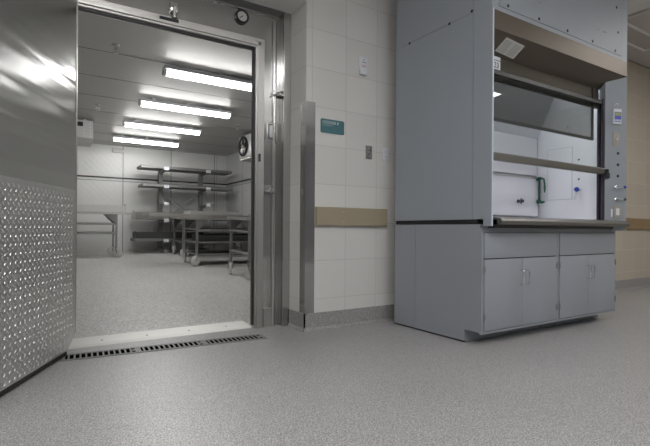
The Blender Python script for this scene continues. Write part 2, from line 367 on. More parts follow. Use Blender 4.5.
co = struct('ceiling_cooler', B(-0.9, 4.7, CF + 0.06, CB + 0.1, CC, CC + 0.1), 'cceil', 'dull metal sheet ceiling of the cooler with long seams', 'ceiling')
mb = MB()
for k in range(8):
    y = 4.85 + k * 1.02; mb.box(-0.8, 4.6, y, y + 0.012, CC - 0.002, CC)
struct('trim_9', mb, 'dark', 'narrow dark seams across the cooler ceiling', 'trim')
mb = MB()
for x0, x1, y0, y1 in ((-0.78, 4.58, CB - 0.02, CB - 0.0005),): mb.prism([(y1, cfz(CB)), (y1, cfz(CB) + 0.14), (y0, cfz(CB) + 0.14), (y0, cfz(CB))], x0, x1, 'X')
struct('baseboard_cooler', mb, 'alu', 'pale kick strip along the cooler back wall', 'baseboard')
mb = MB(); mb.box(-0.79, 4.585, CB - 0.02, CB, 2.11, 2.145); 
struct('trim_10', mb, 'dark', 'thin dark rail along the cooler back wall', 'trim')
mb = MB(); mb.box(4.58, 4.6, 4.2, CB - 0.02, 2.11, 2.145)
struct('trim_11', mb, 'dark', 'thin dark rail along the cooler right wall', 'trim')
struct('trim_12', B(4.30, 4.315, CB - 0.006, CB, cfz(CB) + 0.14, CC), 'satin', 'vertical corner panel joint on the cooler back wall', 'trim')

# ------------------------------------------------------------------ cooler door (hinged left, standing open)
ang = math.radians(25.0)
dirv = Vector((math.sin(ang), math.cos(ang), 0))       # from free edge to hinge edge
hinge = Vector((0.255, 3.765, 0)) 
face = Vector((math.cos(ang), -math.sin(ang), 0))      # the side we see
DL = 1.55
# local frame: x along the leaf from free edge to hinge edge, y away from us, z up
dm = Matrix((dirv, -face, Vector((0, 0, 1)))).transposed().to_4x4(); dm.translation = hinge - dirv * DL
mb = MB()
mb.prism([(0, 0.03), (0, 2.62), (DL, 2.62), (DL, 0.125), (DL - 0.14, 0.03)], 0.004, 0.11, 'Y')
door = mb.build('door_1', 'door'); door.matrix_world = dm; door['kind'] = 'structure'
door['label'] = 'stainless cooler door standing open on the left, tread plate on its lower half'; door['category'] = 'door'
def dpart(name, mb, mat, label=None, smooth=False, parent=None):
    o = mb.build(name, mat, smooth=smooth); o.parent = door
    if label: o['label'] = label
    return o
KZ = 1.155
mb = MB(); mb.prism([(0.0, 0.036), (0.0, KZ), (DL - 0.001, KZ), (DL - 0.001, 0.127), (DL - 0.14, 0.036)], 0.0, 0.004, 'Y')
kick = dpart('kick_plate', mb, 'kick', 'aluminium tread plate covering the lower half of the door')
mb = MB(); px_, pz_ = 0.052, 0.049; nrow = int((KZ - 0.06) / pz_); ncol = int(DL / px_)
for i in range(nrow):
    for j in range(ncol):
        for h in (0, 1):
            cx = 0.02 + j * px_ + (0.5 * px_ if h else 0); cz = 0.06 + i * pz_ + (0.5 * pz_ if h else 0)
            if cx > DL - 0.02 or cz > KZ - 0.015 or (cx > DL - 0.16 and cz < 0.155 - (DL - cx) * 0.55): continue
            a = math.radians(48 if h == 0 else 132); L = 0.0145; w = 0.0052
            dx, dz = math.cos(a), math.sin(a)
            mb.add([(cx - dx * L, 0, cz - dz * L), (cx - dz * w, 0, cz + dx * w), (cx + dx * L, 0, cz + dz * L), (cx + dz * w, 0, cz - dx * w),
                    (cx - dx * L * .45, -0.0035, cz - dz * L * .45), (cx + dx * L * .45, -0.0035, cz + dz * L * .45)],
                   [(0, 1, 4), (1, 5, 4), (1, 2, 5), (2, 3, 5), (3, 4, 5), (3, 0, 4)])
lo = mb.build('raised_lugs', 'lug'); lo.parent = kick; lo['kind'] = 'stuff'; lo['label'] = 'raised lugs of the tread plate'
dpart('bottom_sweep', B(0.0, DL - 0.14, 0.0, 0.10, 0.008, 0.0295), 'black', 'black rubber sweep along the bottom edge')
dpart('edge_channel', B(DL + 0.0005, DL + 0.012, 0.0, 0.11, 0.13, 2.62), 'satin', 'narrow bright edge channel')

# ------------------------------------------------------------------ trench drain
t = thing('trench_drain', 'narrow black slotted trench drain grate in the floor before the cooler threshold', 'drain', (0.16, 3.585, 0), math.radians(-4.5))
DLN, DWD = 1.44, 0.145
local_part('channel', B(0, DLN, -DWD / 2, DWD / 2, 0.0005, 0.0015), 'void', t)
mb = MB(); mb.box(-0.012, DLN + 0.012, -DWD / 2 - 0.012, -DWD / 2, 0.0005, 0.005); mb.box(-0.012, DLN + 0.012, DWD / 2, DWD / 2 + 0.012, 0.0005, 0.005)
mb.box(-0.012, 0, -DWD / 2, DWD / 2, 0.0005, 0.005); mb.box(DLN, DLN + 0.012, -DWD / 2, DWD / 2, 0.0005, 0.005)
local_part('frame', mb, 'grey', t)
for s in range(3):
    mb = MB(); x0 = s * DLN / 3 + 0.003; x1 = (s + 1) * DLN / 3 - 0.003
    mb.box(x0, x1, -DWD / 2, -DWD / 2 + 0.012, 0.0016, 0.006); mb.box(x0, x1, DWD / 2 - 0.012, DWD / 2, 0.0016, 0.006)
    n = 13
    for k in range(n + 1):
        x = x0 + (x1 - x0 - 0.012) * k / n; mb.box(x, x + (0.011 if k not in (0, n) else 0.020), -DWD / 2 + 0.012, DWD / 2 - 0.012, 0.0016, 0.0058)
    mb.lathe([(0.02, 0), (0.02, 0.0045), (0.012, 0.005)], (x1 - 0.02, 0, 0.0016), (0, 0, 1), 12)
    local_part('grate_section', mb, 'grey', t)

# ------------------------------------------------------------------ fittings on the cooler front
t = thing('thermometer', 'round dial thermometer with a black ring on the stainless header', 'thermometer', (1.53, CF - 0.001, 2.748))
mb = MB().lathe([(0.062, 0), (0.062, 0.022), (0.056, 0.028), (0.046, 0.028), (0.044, 0.018)], (0, 0, 0), (0, -1, 0), 32); local_part('bezel', mb, 'black', t)
mb = MB().lathe([(0.045, 0.0185), (0.0, 0.0186)], (0, 0, 0), (0, -1, 0), 32); d = local_part('dial', mb, 'gauge', t)
mb = MB(); mb.box(-0.03, 0.012, -0.0215, -0.0195, -0.003, 0.003, mt=Matrix.Rotation(math.radians(-35), 4, 'Y')); local_part('pointer', mb, 'black', t)
t = thing('door_closer_bracket', 'small polished strike bracket on the header left of the dial thermometer', 'bracket', (0.945, CF - 0.001, 2.66))
mb = MB(); mb.box(-0.03, 0.03, -0.03, 0, -0.03, 0.05, ch=0.005); local_part('body', mb, 'chrome', t)
mb = MB(); mb.cyl((0, -0.035, -0.07), (0, -0.035, 0.01), 0.016); mb.cyl((0, -0.035, -0.085), (0, -0.035, -0.07), 0.024); local_part('roller', mb, 'satin', t)
t = thing('name_plate', 'tiny black maker plate on the door frame header near the bracket', 'label', (0.90, CF - 0.0495, DZ + 0.058))
local_part('plate', B(-0.075, 0.075, -0.0025, 0.0005, -0.017, 0.007), 'black', t)
t = thing('caution_sticker', 'small dark sticker on the cooler ceiling just inside the doorway corner', 'label', (1.9, 4.9, CC - 0.001))
local_part('sticker', B(-0.09, 0.09, -0.03, 0.03, -0.0015, 0), 'grey', t)
t = thing('rocker_switch', 'framed white rocker light switch on the stainless panel right of the doorway', 'switch', (1.83, CF - 0.001, 1.775))
local_part('plate', B(-0.055, 0.055, -0.008, 0, -0.085, 0.085, ch=0.002), 'satin', t)
local_part('bezel', B(-0.038, 0.038, -0.0105, -0.008, -0.066, 0.066), 'dark', t)
local_part('rocker', B(-0.028, 0.028, -0.016, -0.0105, -0.056, 0.056, ch=0.001), 'white', t)
t = thing('latch_strike', 'chrome door latch strike on the stainless panel below the rocker switch', 'latch', (1.80, CF - 0.001, 1.235))
local_part('plate', B(-0.06, 0.06, -0.01, 0, -0.05, 0.05, ch=0.003), 'grey', t)
mb = MB(); mb.lathe([(0.032, 0), (0.032, 0.035), (0.022, 0.045), (0.020, 0.06)], (0.02, -0.01, 0), (0, -1, 0), 16); mb.cyl((-0.05, -0.03, -0.008), (0.03, -0.03, -0.002), 0.012)
local_part('striker', mb, 'chrome', t)
t = thing('frame_sensor', 'small dark slot plate on the doorway frame beside the latch strike', 'sensor', (DX1 + 0.034, CF - 0.0485, 1.52))
local_part('plate', B(-0.011, 0.011, -0.004, 0, -0.035, 0.035), 'dark', t)
t = thing('upper_latch', 'polished hook latch on the stainless batten near the top', 'latch', (CX1 - 0.11, CF - 0.03, 2.12))
mb = MB(); mb.box(-0.05, 0.055, -0.012, 0.0, -0.02, 0.02, ch=0.003); mb.tube([(-0.05, -0.015, -0.02), (-0.01, -0.03, 0.005), (0.05, -0.02, 0.03)], 0.009)
local_part('hook', mb, 'chrome', t)

# corner guard
t = thing('corner_guard', 'tall stainless corner guard on the tiled wall corner', 'corner guard', (CX1, W, 0))
mb = MB(); mb.prism([(0.092, -0.0005), (0.092, -0.0035), (-0.0035, -0.0035), (-0.0035, 0.09), (-0.0018, 0.09), (-0.0018, -0.0015), (0.092, -0.0005)][:6], 0.156, 2.0, 'Z')
local_part('angle', mb, 'steel', t, smooth=False)

# ------------------------------------------------------------------ rub rails
def rail(name, x0, x1, mat, label):
    t = thing(name, label, 'rub rail', (x0, W, 0.9))
    mb = MB(); mb.prism([(-0.002, 0.018), (-0.002, 0.185), (-0.03, 0.185), (-0.038, 0.177), (-0.038, 0.026), (-0.03, 0.018)], 0, x1 - x0, 'X')
    local_part('rail_face', mb, mat, t, smooth=False)
    mb = MB()
    x = 0.28
    while x < x1 - x0 - 0.05:
        for z in (0.055, 0.148): local_part('screw', MB().lathe([(0.006, 0), (0.004, 0.002)], (x, -0.038, z), (0, -1, 0), 8), 'satin', t)
        x += 0.5
    return t
rail('rub_rail', 2.082, 2.872, 'beige', 'beige rub rail on the cream wall between corner guard and fume hood')
rail('rub_rail', 5.6, 9.58, 'brown', 'brown rub rail on the tan wall right of the fume hood')

# ------------------------------------------------------------------ wall fittings
t = thing('wall_sign', 'teal room sign with white lettering on the cream wall', 'sign', (2.132, W - 0.001, 1.745))
pts = []
for cxx, czz, a0 in ((0.236, 0.014, -90), (0.236, 0.110, 0), (0.014, 0.110, 90), (0.014, 0.014, 180)):
    for q in range(6): aa = math.radians(a0 + 18 * q); pts.append((cxx + 0.014 * math.cos(aa), czz + 0.014 * math.sin(aa)))
local_part('panel', MB().prism(pts, -0.006, 0.0, 'Y'), 'teal', t, smooth=False)
local_part('lettering', text_mb('COOLER B', 0.036, facing((0.018, -0.0065, 0.083), (1, 0, 0), (0, 0, 1))), 'wprint', t, 'white letters', smooth=False)
mb = MB()
for k in range(5): mb.box(0.02 + k * 0.02, 0.034 + k * 0.02, -0.0072, -0.006, 0.066, 0.069)
local_part('small_print', mb, 'wprint', t, smooth=False)
t = thing('wall_sensor', 'small white wall sensor with faint printing, high on the cream wall', 'sensor', (2.588, W - 0.001, 2.42))
local_part('case', B(-0.045, 0.045, -0.022, 0, -0.055, 0.075, ch=0.004), 'white', t)
local_part('lower_box', B(-0.04, 0.035, -0.03, 0, -0.09, -0.057, ch=0.004), 'white', t)
mb = MB()
for z, a, b in ((0.045, -0.005, 0.01), (0.022, -0.02, 0.025)): mb.box(a, b, -0.0232, -0.022, z, z + 0.006)
local_part('grey_print', mb, 'grey', t, smooth=False)
mb = MB()
for z in (-0.006, -0.018): mb.box(-0.028, 0.028, -0.0232, -0.022, z, z + 0.006)
local_part('red_print', mb, 'red', t, smooth=False)
t = thing('switch_plate', 'dark grey two-gang keyed switch plate on the cream wall', 'switch', (2.668, W - 0.001, 1.617))
local_part('plate', B(-0.036, 0.036, -0.007, 0, -0.062, 0.062, ch=0.002), 'grey', t)
mb = MB()
for z in (-0.034, 0, 0.034): mb.lathe([(0.009, 0), (0.009, 0.006), (0.004, 0.007)], (0, -0.007, z), (0, -1, 0), 10)
local_part('key_switch', mb, 'satin', t)
t = thing('wall_outlet', 'white outlet plate on the cream wall beside the fume hood', 'outlet', (2.87, W - 0.001, 1.615))
local_part('plate', B(-0.037, 0.037, -0.007, 0, -0.066, 0.066, ch=0.002), 'white', t)
mb = MB()
for z in (-0.024, 0.024): mb.box(-0.017, 0.017, -0.010, -0.007, z - 0.015, z + 0.015, ch=0.001)
rcp = local_part('receptacle', mb, 'white', t)
for z in (-0.024, 0.024):
    for x in (-0.0065, 0.0065): local_part('outlet_slot', B(x - 0.0015, x + 0.0015, -0.0108, -0.010, z - 0.004, z + 0.006), 'grey', t, smooth=False)

# ------------------------------------------------------------------ base cabinets
XL, XR, CFY, CBY = 2.88, 4.885, 2.34, 3.32
def cabinet(name, x0, x1, label, left_side):
    t = thing(name, label, 'cabinet', (x0, CFY, 0)); w = x1 - x0; D = CBY - CFY
    mb = MB(); mb.box(0.02 if left_side else 0.001, w - 0.001, 0.002, D, 0.104, 0.930)
    local_part('body', mb, 'cab', t, smooth=False)
    if left_side:
        mb = MB(); mb.prism([(0.0, 0.104), (0.0, 0.934), (0.70, 0.934), (0.70, 0.014), (0.145, 0.014), (0.145, 0.104)], 0.0, 0.0195, 'X')
        local_part('side_panel', mb, 'cab', t, smooth=False)
        local_part('filler_panel', B(0.001, 0.0195, 0.704, D, 0.014, 0.934), 'cab', t, 'narrow rear filler panel', smooth=False)
        local_part('floor_gasket', B(0.003, 0.03, 0.15, D, 0.001, 0.0135), 'black', t, 'black strip at the floor', smooth=False)  # stands in for the dark shadow line under the side panel
    local_part('toe_kick', B(0.02 if left_side else 0.002, w - 0.002, 0.145, 0.160, 0.0, 0.103), 'cab', t, smooth=False)
    # face frame
    mb = MB(); s = 0.022
    mb.box(0, s, -0.018, 0.001, 0.092, 0.905); mb.box(w - s, w, -0.018, 0.001, 0.092, 0.905)
    mb.box(s, w - s, -0.018, 0.001, 0.872, 0.905); mb.box(s, w - s, -0.018, 0.001, 0.092, 0.112)
    local_part('face_frame', mb, 'cab', t, smooth=False)
    mb = MB(); mb.box(s + 0.001, w - s - 0.001, -0.008, 0.001, 0.113, 0.871); local_part('shadow_gap', mb, 'dark', t, 'dark reveal line around the doors', smooth=False)
    local_part('apron_panel', B(s + 0.004, w - s - 0.004, -0.026, -0.009, 0.672, 0.868, ch=0.002), 'cab', t)
    mid = w / 2 - 0.003
    for k, (a, b) in enumerate(((s + 0.004, mid - 0.0015), (mid + 0.0015, w - s - 0.004))):
        d = local_part('door', B(a, b, -0.028, -0.009, 0.117, 0.664, ch=0.002), 'cab', t)
        hx = (b - 0.035) if k == 0 else (a + 0.035)
        pts = [(hx, -0.028, 0.452)]
        for q in range(5): aa = PI / 2 * q / 4; pts.append((hx, -0.028 - 0.022 - 0.012 * math.sin(aa), 0.452 + 0.012 * (1 - math.cos(aa))))
        for q in range(5): aa = PI / 2 * q / 4; pts.append((hx, -0.028 - 0.022 - 0.012 * math.cos(aa), 0.556 + 0.012 * math.sin(aa)))
        pts.append((hx, -0.028, 0.568))
        h = MB().tube(pts, 0.0055, 8).build('handle', 'chrome', smooth=True); h.parent = d; h['label'] = 'chrome bow handle'
        ex = a if k == 0 else b; sg = -1 if k == 0 else 1
        for z in (0.222, 0.585):
            mb = MB(); mb.cyl((ex + sg * 0.006, -0.030, z - 0.03), (ex + sg * 0.006, -0.030, z + 0.03), 0.0042, 8); mb.box(min(ex + sg * 0.006, ex - sg * 0.01), max(ex + sg * 0.006, ex - sg * 0.01), -0.0305, -0.028, z - 0.018, z + 0.018)
            h = mb.build('hinge', 'grey', smooth=True); h.parent = d
    return t
cabinet('base_cabinet', XL, 3.882, 'left grey-blue steel base cabinet under the fume hood, its long side panel in view', True)
cabinet('base_cabinet', 3.884, XR, 'right grey-blue steel base cabinet under the fume hood, farther from the doorway', False)

# worktop
t = thing('worktop', 'black epoxy worktop slab, a dark line between fume hood and base cabinets', 'worktop', (XL, CFY, 0.936))
local_part('slab', B(0.012, XR - XL - 0.002, 0.03, CBY - CFY, 0.0, 0.036, ch=0.002), 'slate', t)

# ------------------------------------------------------------------ fume hood
G = 2.24; HT = 3.40
fh = thing('fume_hood', 'grey-blue laboratory fume hood with raised glass sash and stainless canopy', 'fume hood', (XL, G, 0.973))
def hp(name, mb, mat, label=None, smooth=False, parent=None):
    o = mb.build(name, mat, parent or fh, label, smooth); return o
PX = 2.944; PY = 2.30       # inner edge of left post
RX, RY = 4.69, 2.33         # inner edge of right post
XO = 4.92
mb = MB(); mb.box(XL, XL + 0.02, 2.415, CBY, 0.973, 2.586); hp('side_panel', mb, 'hood')
mb = MB(); mb.box(XL, XL + 0.02, 2.415, CBY, 2.589, HT); hp('upper_side_panel', mb, 'hood')
mb = MB(); mb.prism([(XL, 2.412), (XL, G), (XL + 0.004, G - 0.004), (XL + 0.012, G - 0.004), (PX, PY), (PX, 2.412)], 0.9745, HT, 'Z'); mb.prism([(XL, 2.31), (XL, G), (XL + 0.004, G - 0.004), (XL + 0.012, G - 0.004), (PX, PY), (PX, 2.31)], 0.921, 0.9745, 'Z')
hp('corner_post', mb, 'hood', 'narrow left corner post')
mb = MB(); mb.box(XL + 0.0045, XL + 0.0125, G - 0.0075, G - 0.004, 0.921, 2.55); hp('edge_strip', mb, 'edge', 'pale bright edge of the left post')
# right post: angled wide fascia
mb = MB(); mb.prism([(RX, RY), (XO - 0.006, G), (XO, G + 0.004), (XO, 2.412), (RX + 0.03, 2.412)], 0.9745, HT, 'Z'); mb.prism([(RX + 0.07, 2.302), (XO - 0.006, G), (XO, G + 0.004), (XO, 2.31), (RX + 0.07, 2.31)], 0.895, 0.9745, 'Z')
post = hp('service_post', mb, 'hood', 'angled right post carrying switches and valve handles')
mb = MB(); mb.box(XO - 0.02, XO, 2.415, CBY, 0.973, HT); hp('side_panel', mb, 'hood', 'right outer side panel')
# front upper panels
mb = MB(); mb.box(XL + 0.013, XO - 0.007, G, G + 0.02, 2.548, 2.583); mb.box(XL + 0.013, 2.955, G, G + 0.02, 2.583, HT); mb.box(4.80, XO - 0.007, G, G + 0.02, 2.583, HT)
hp('front_frame', mb, 'hood')
mb = MB(); mb.box(2.958, 4.797, G - 0.001, G + 0.018, 2.587, HT); ap = hp('access_panel', mb, 'hood', 'removable upper access panel')
for x, z in ((3.063, 2.612), (3.462, 2.612), (3.873, 2.612), (4.276, 2.612), (4.68, 2.612), (4.733, 2.80), (4.70, 3.03), (3.0, 2.85)):
    hp('screw', MB().lathe([(0.012, 0), (0.012, 0.003), (0.007, 0.005)], (x, G - 0.001, z), (0, -1, 0), 10), 'black', parent=ap)
for x, z in ((4.40, 2.735), (3.40, 2.745)):
    hp('pull_handle', MB().tube([(x - 0.055, G - 0.001, z), (x - 0.055, G - 0.03, z - 0.012), (x + 0.055, G - 0.03, z - 0.012), (x + 0.055, G - 0.001, z)], 0.004, 6), 'chrome', 'wire pull handle', parent=ap)
for y, z in ((3.136, 2.586), (2.66, 2.586), (2.43, 2.60)):
    hp('screw', MB().lathe([(0.012, 0), (0.012, 0.003), (0.007, 0.005)], (XL, y, z), (-1, 0, 0), 10), 'black')
hp('roof_panel', B(XL + 0.02, XO - 0.02, G + 0.02, CBY, HT - 0.02, HT), 'hood')
# canopy
mb = MB()
def can_x(y):   # right end follows the angled post
    return XO - 0.012 - (y - G) * (XO - RX) / (RY - G) * 0.92
sec = [(G - 0.002, 2.547), (G - 0.002, 2.405), (2.40, 2.285), (2.40, 2.178)]
vs = []; 
for y, z in sec: vs.append((PX if y > 2.3 else XL + 0.013, y, z)); vs.append((max(can_x(y), 4.70) if y > G else XO - 0.01, y, z))
for y, z in sec: vs.append((vs[sec.index((y, z)) * 2][0], y + 0.004, z)); vs.append((vs[sec.index((y, z)) * 2 + 1][0], y + 0.004, z))
fs = []
for i in range(3): fs += [(2 * i, 2 * i + 1, 2 * i + 3, 2 * i + 2), (8 + 2 * i, 8 + 2 * i + 2, 8 + 2 * i + 3, 8 + 2 * i + 1), (2 * i, 2 * i + 2, 10 + 2 * i, 8 + 2 * i), (2 * i + 1, 9 + 2 * i, 11 + 2 * i, 2 * i + 3)]
fs += [(0, 8, 9, 1), (6, 7, 15, 14)]
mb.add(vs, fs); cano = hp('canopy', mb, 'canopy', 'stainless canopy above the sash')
# labels on the canopy slope
sl = Vector((0, 0.162, -0.12)).normalized()
fm = facing((3.03, G + 0.02, 2.391), (1, 0, 0), tuple(-sl)); up0 = -sl
fm = facing(Vector((3.075, 2.365, 2.3115)) , (1, 0, 0), tuple(up0)) 
rot = Matrix.Rotation(math.radians(-4), 4, 'Z')
mb = MB(); mb.box(0, 0.25, 0.0, 0.125, 0.0005, 0.0016, mt=fm @ rot); lab = hp('instruction_label', mb, 'paper', 'printed instruction sheet on the canopy slope', parent=cano)
mb = MB()
for c in range(2):
    for k in range(9):
        wv = 0.09 + 0.012 * random.random(); mb.box(0.012 + c * 0.122, 0.012 + c * 0.122 + wv, 0.012 + k * 0.0115, 0.0155 + k * 0.0115, 0.0016, 0.002, mt=fm @ rot)
hp('printed_lines', mb, 'ink', parent=cano)
mb = MB(); mb.box(3.07, 3.185, 2.3965, 2.3985, 2.185, 2.29); hp('number_plate', mb, 'white', 'white plate numbered 23', parent=cano)
mb = text_mb('23', 0.065, facing((3.102, 2.3962, 2.196), (1, 0, 0), (0, 0, 1))); hp('number_print', mb, 'inkd', parent=cano)
mb = MB(); mb.box(3.072, 3.183, 2.3957, 2.3965, 2.254, 2.259); hp('plate_line', mb, 'inkd', parent=cano)
# liner (white interior)
IX0, IX1, IY = 3.02, 4.72, 3.08
mb = MB(); mb.box(IX0 - 0.015, IX0, 2.415, IY + 0.012, 0.976, 2.9); hp('liner_side', mb, 'liner', 'white left liner wall')
mb = MB(); mb.box(IX1, IX1 + 0.015, 2.415, IY + 0.012, 0.976, 2.9); lr = hp('liner_side', mb, 'liner', 'white right liner wall')
mb = MB(); mb.box(IX0, IX1, IY, IY + 0.012, 0.976, 2.9); hp('liner_back', mb, 'liner', 'white back liner')
mb = MB(); mb.box(IX0, IX1, 2.46, IY, 2.62, 2.635); hp('liner_roof', mb, 'liner')
mb = MB(); mb.box(IX0, IX1, 2.415, IY, 0.9735, 0.985); hp('work_surface', mb, 'liner', 'white work surface inside the hood')
hp('hood_lamp', B(3.3, 4.4, 2.66, 2.80, 2.60, 2.618), emit('hood lamp lens', (0.93, 0.96, 1.0), 9.0), 'lit lamp lens in the hood roof', parent=None)
# baffles
hp('lower_baffle', B(IX0 + 0.01, IX1 - 0.03, IY - 0.05, IY - 0.038, 1.045, 1.455), 'liner', 'white lower baffle panel')
hp('baffle_slot', B(IX0 + 0.01, IX1 - 0.03, IY - 0.045, IY - 0.002, 1.012, 1.03), 'dark', 'dark slot below the baffle')
mb = MB(); mb.box(IX0 + 0.01, IX1 - 0.03, IY - 0.055, IY - 0.037, 1.456, 1.474); hp('baffle_rail', mb, 'satin', 'steel rail on top of the lower baffle')
hp('middle_baffle', B(IX0 + 0.01, IX1 - 0.02, IY - 0.03, IY - 0.018, 1.49, 1.90), 'liner')
mb = MB(); mb.prism([(IY - 0.03, 1.905), (IY - 0.018, 1.905), (IY - 0.30, 2.50), (IY - 0.312, 2.495)], IX0 + 0.01, IX1 - 0.02, 'X'); hp('upper_baffle', mb, 'liner', 'sloping upper baffle')
# side access plate with screws
mb = MB(); mb.box(IX1 - 0.004, IX1, 2.67, 2.94, 1.22, 1.76, ch=0.0015); pl = hp('access_plate', mb, 'liner', 'outlined access plate on the right liner', parent=lr)
mb = MB(); mb.box(IX1 - 0.0015, IX1 - 0.0005, 2.6675, 2.9425, 1.2175, 1.7625); hp('plate_gasket', mb, 'grey', parent=lr)
for y, z in ((2.60, 1.42), (2.60, 1.62), (2.72, 1.98)):
    hp('screw', MB().lathe([(0.01, 0), (0.01, 0.003), (0.005, 0.004)], (IX1, y, z), (-1, 0, 0), 8), 'dark', parent=lr)
# fixtures inside
mb = MB(); x, y = 4.665, 3.00
mb.cyl((x, IY - 0.018, 1.215), (x, y, 1.215), 0.010); mb.cyl((x, IY - 0.018, 1.445), (x, y, 1.445), 0.010)
mb.cyl((x, y, 1.19), (x, y, 1.475), 0.011); mb.lathe([(0.026, 0), (0.028, 0.02), (0.02, 0.04)], (x, y, 1.185), (0, 0, 1)); mb.lathe([(0.022, 0), (0.026, 0.02), (0.016, 0.035)], (x, y, 1.44), (0, 0, 1))
mb.tube([(x, y, 1.20), (x + 0.0, y - 0.04, 1.195), (x, y - 0.06, 1.205)], 0.013)
mb.tube([(x, y, 1.455), (x, y - 0.03, 1.462), (x, y - 0.052, 1.445), (x, y - 0.06, 1.40), (x, y - 0.062, 1.355)], 0.009); mb.lathe([(0.012, 0), (0.009, 0.05), (0.005, 0.07)], (x, y - 0.062, 1.37), (0, 0, -1))
hp('gas_fitting', mb, 'green', 'dark green swan-neck gas fitting', smooth=True)
mb = MB(); mb.lathe([(0.018, 0), (0.018, 0.015), (0.009, 0.02), (0.009, 0.05)], (4.33, IY - 0.05, 1.20), (0, -1, 0)); mb.lathe([(0.014, 0), (0.018, 0.012), (0.008, 0.022)], (4.33, IY - 0.10, 1.20), (0, -1, 0)); mb.cyl((4.33 + 0.0, IY - 0.09, 1.172), (4.33, IY - 0.09, 1.228), 0.008)
hp('tap_outlet', mb, 'inkd', 'small dark outlet on the baffle', smooth=True)
mb = MB(); mb.lathe([(0.014, 0), (0.022, 0.01), (0.025, 0.022), (0.020, 0.036), (0.010, 0.04)], (IX1 - 0.045, 2.585, 1.31), (-1, 0, 0.0)); kb = hp('valve_knob', mb, 'blue', 'blue valve knob', smooth=True)
mb = MB(); mb.cyl((IX1, 2.585, 1.31), (IX1 - 0.046, 2.585, 1.31), 0.012); mb.tube([(IX1 - 0.04, 2.59, 1.30), (IX1 - 0.03, 2.625, 1.25), (IX1 - 0.02, 2.64, 1.21)], 0.009); hp('valve_stem', mb, 'white', parent=kb, smooth=True)
# sash: front handle rail and glass, rear sash, track
sash = hp('sash', B(PX + 0.03, RX - 0.005, 2.342, 2.366, 2.12, 2.15), 'dark', 'raised glass sash')
mb = MB(); mb.prism([(2.325, 1.448), (2.325, 1.492), (2.334, 1.502), (2.372, 1.502), (2.372, 1.448), (2.362, 1.440), (2.334, 1.440)], PX + 0.012, RX - 0.004, 'X')
hp('sash_handle', mb, 'sill', 'stainless sash handle rail', parent=sash)
hp('sash_glass', B(PX + 0.03, RX - 0.03, 2.352, 2.358, 1.502, 2.12), 'glassf', parent=sash)
rs = hp('rear_sash', B(PX + 0.03, RX - 0.09, 2.392, 2.412, 1.772, 1.795), 'dark', 'rear sash bottom rail')
hp('rear_glass', B(PX + 0.03, RX - 0.09, 2.399, 2.405, 1.795, 2.40), 'glassr', parent=rs)
hp('rear_stile', B(RX - 0.105, RX - 0.09, 2.392, 2.412, 1.795, 2.40), 'dark', parent=rs)
hp('sash_header', B(PX, RX + 0.02, 2.405, 2.43, 2.10, 2.185), 'black', 'black strip below the canopy')
mb = MB(); mb.box(RX - 0.03, RX - 0.002, 2.335, 2.345, 0.99, 2.175); mb.box(RX - 0.03, RX + 0.028, 2.374, 2.392, 0.99, 2.175); hp('sash_track', mb, 'track', 'dark vertical sash track')
mb = MB(); mb.box(IX0 - 0.02, IX0 - 0.004, 2.34, 2.412, 0.99, 2.175); hp('sash_track', mb, 'track', 'left sash track')
mb = MB(); mb.box(RX - 0.012, RX + 0.03, 2.295, 2.326, 1.40, 1.455, ch=0.006); mb.box(RX - 0.002, RX + 0.022, 2.30, 2.326, 1.455, 1.49, ch=0.004); hp('sash_stop', mb, 'black', 'black sash stop block', parent=sash)
# sill
mb = MB(); mb.prism([(2.198, 0.944), (2.192, 0.962), (2.200, 0.979), (2.225, 0.986), (2.37, 1.000), (2.41, 1.000), (2.41, 0.992), (2.24, 0.976), (2.230, 0.934), (2.21, 0.934)], PX + 0.0, XO - 0.012, 'X')
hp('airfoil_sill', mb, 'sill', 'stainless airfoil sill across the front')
mb = MB(); mb.box(PX, RX, 2.25, 2.315, 0.908, 0.932); hp('sill_support', mb, 'dark')

# controls on the angled post
u = Vector((XO - 0.006 - RX, G - RY, 0)).normalized(); pm = facing((RX, RY, 0), tuple(u), (0, 0, 1))
def pp(name, mb, mat, label=None, smooth=False, parent=None):
    return hp(name, mb, mat, label, smooth, parent or post)
def pbox(u0, u1, z0, z1, o0, o1, ch=0.0): return MB().box(u0, u1, z0, z1, o0, o1, mt=pm, ch=ch)
mo = pp('flow_monitor', pbox(0.075, 0.165, 1.930, 2.080, 0.0005, 0.024, 0.005), 'white', 'digital airflow monitor with blue keypad')
pp('monitor_keypad', pbox(0.083, 0.157, 1.952, 2.048, 0.024, 0.0255), 'bluep', parent=mo)
pp('monitor_screen', pbox(0.089, 0.151, 2.012, 2.042, 0.0255, 0.0262), 'lcd', 'green display', parent=mo)
mb = MB()
for a, b in ((0.088, 0.104), (0.112, 0.128), (0.136, 0.152)): mb.box(a, b, 1.957, 1.975, 0.0255, 0.0265, mt=pm)
pp('monitor_buttons', mb, 'white', parent=mo)
mb = MB(); mb.tube([pm @ Vector(p) for p in ((0.105, 2.118, 0.001), (0.108, 2.128, 0.012), (0.12, 2.133, 0.015), (0.132, 2.128, 0.012), (0.135, 2.118, 0.001))], 0.004); pp('hook', mb, 'white', smooth=True)
sp = pp('switch_plate', pbox(0.088, 0.162, 1.722, 1.850, 0.0005, 0.006, 0.002), 'plate', 'beige toggle switch plate')
mb = MB(); mb.box(0.118, 0.132, 1.772, 1.800, 0.006, 0.016, mt=pm, ch=0.003); pp('toggle', mb, 'white', parent=sp)
for z in (1.650, 1.538, 1.428):
    o = pm @ Vector((0.145, z, 0.0005)); n = Vector(u.cross(Vector((0, 0, 1))))
    pp('hole_plug', MB().lathe([(0.014, 0), (0.014, 0.002), (0.009, 0.004)], o, n, 12), 'black')
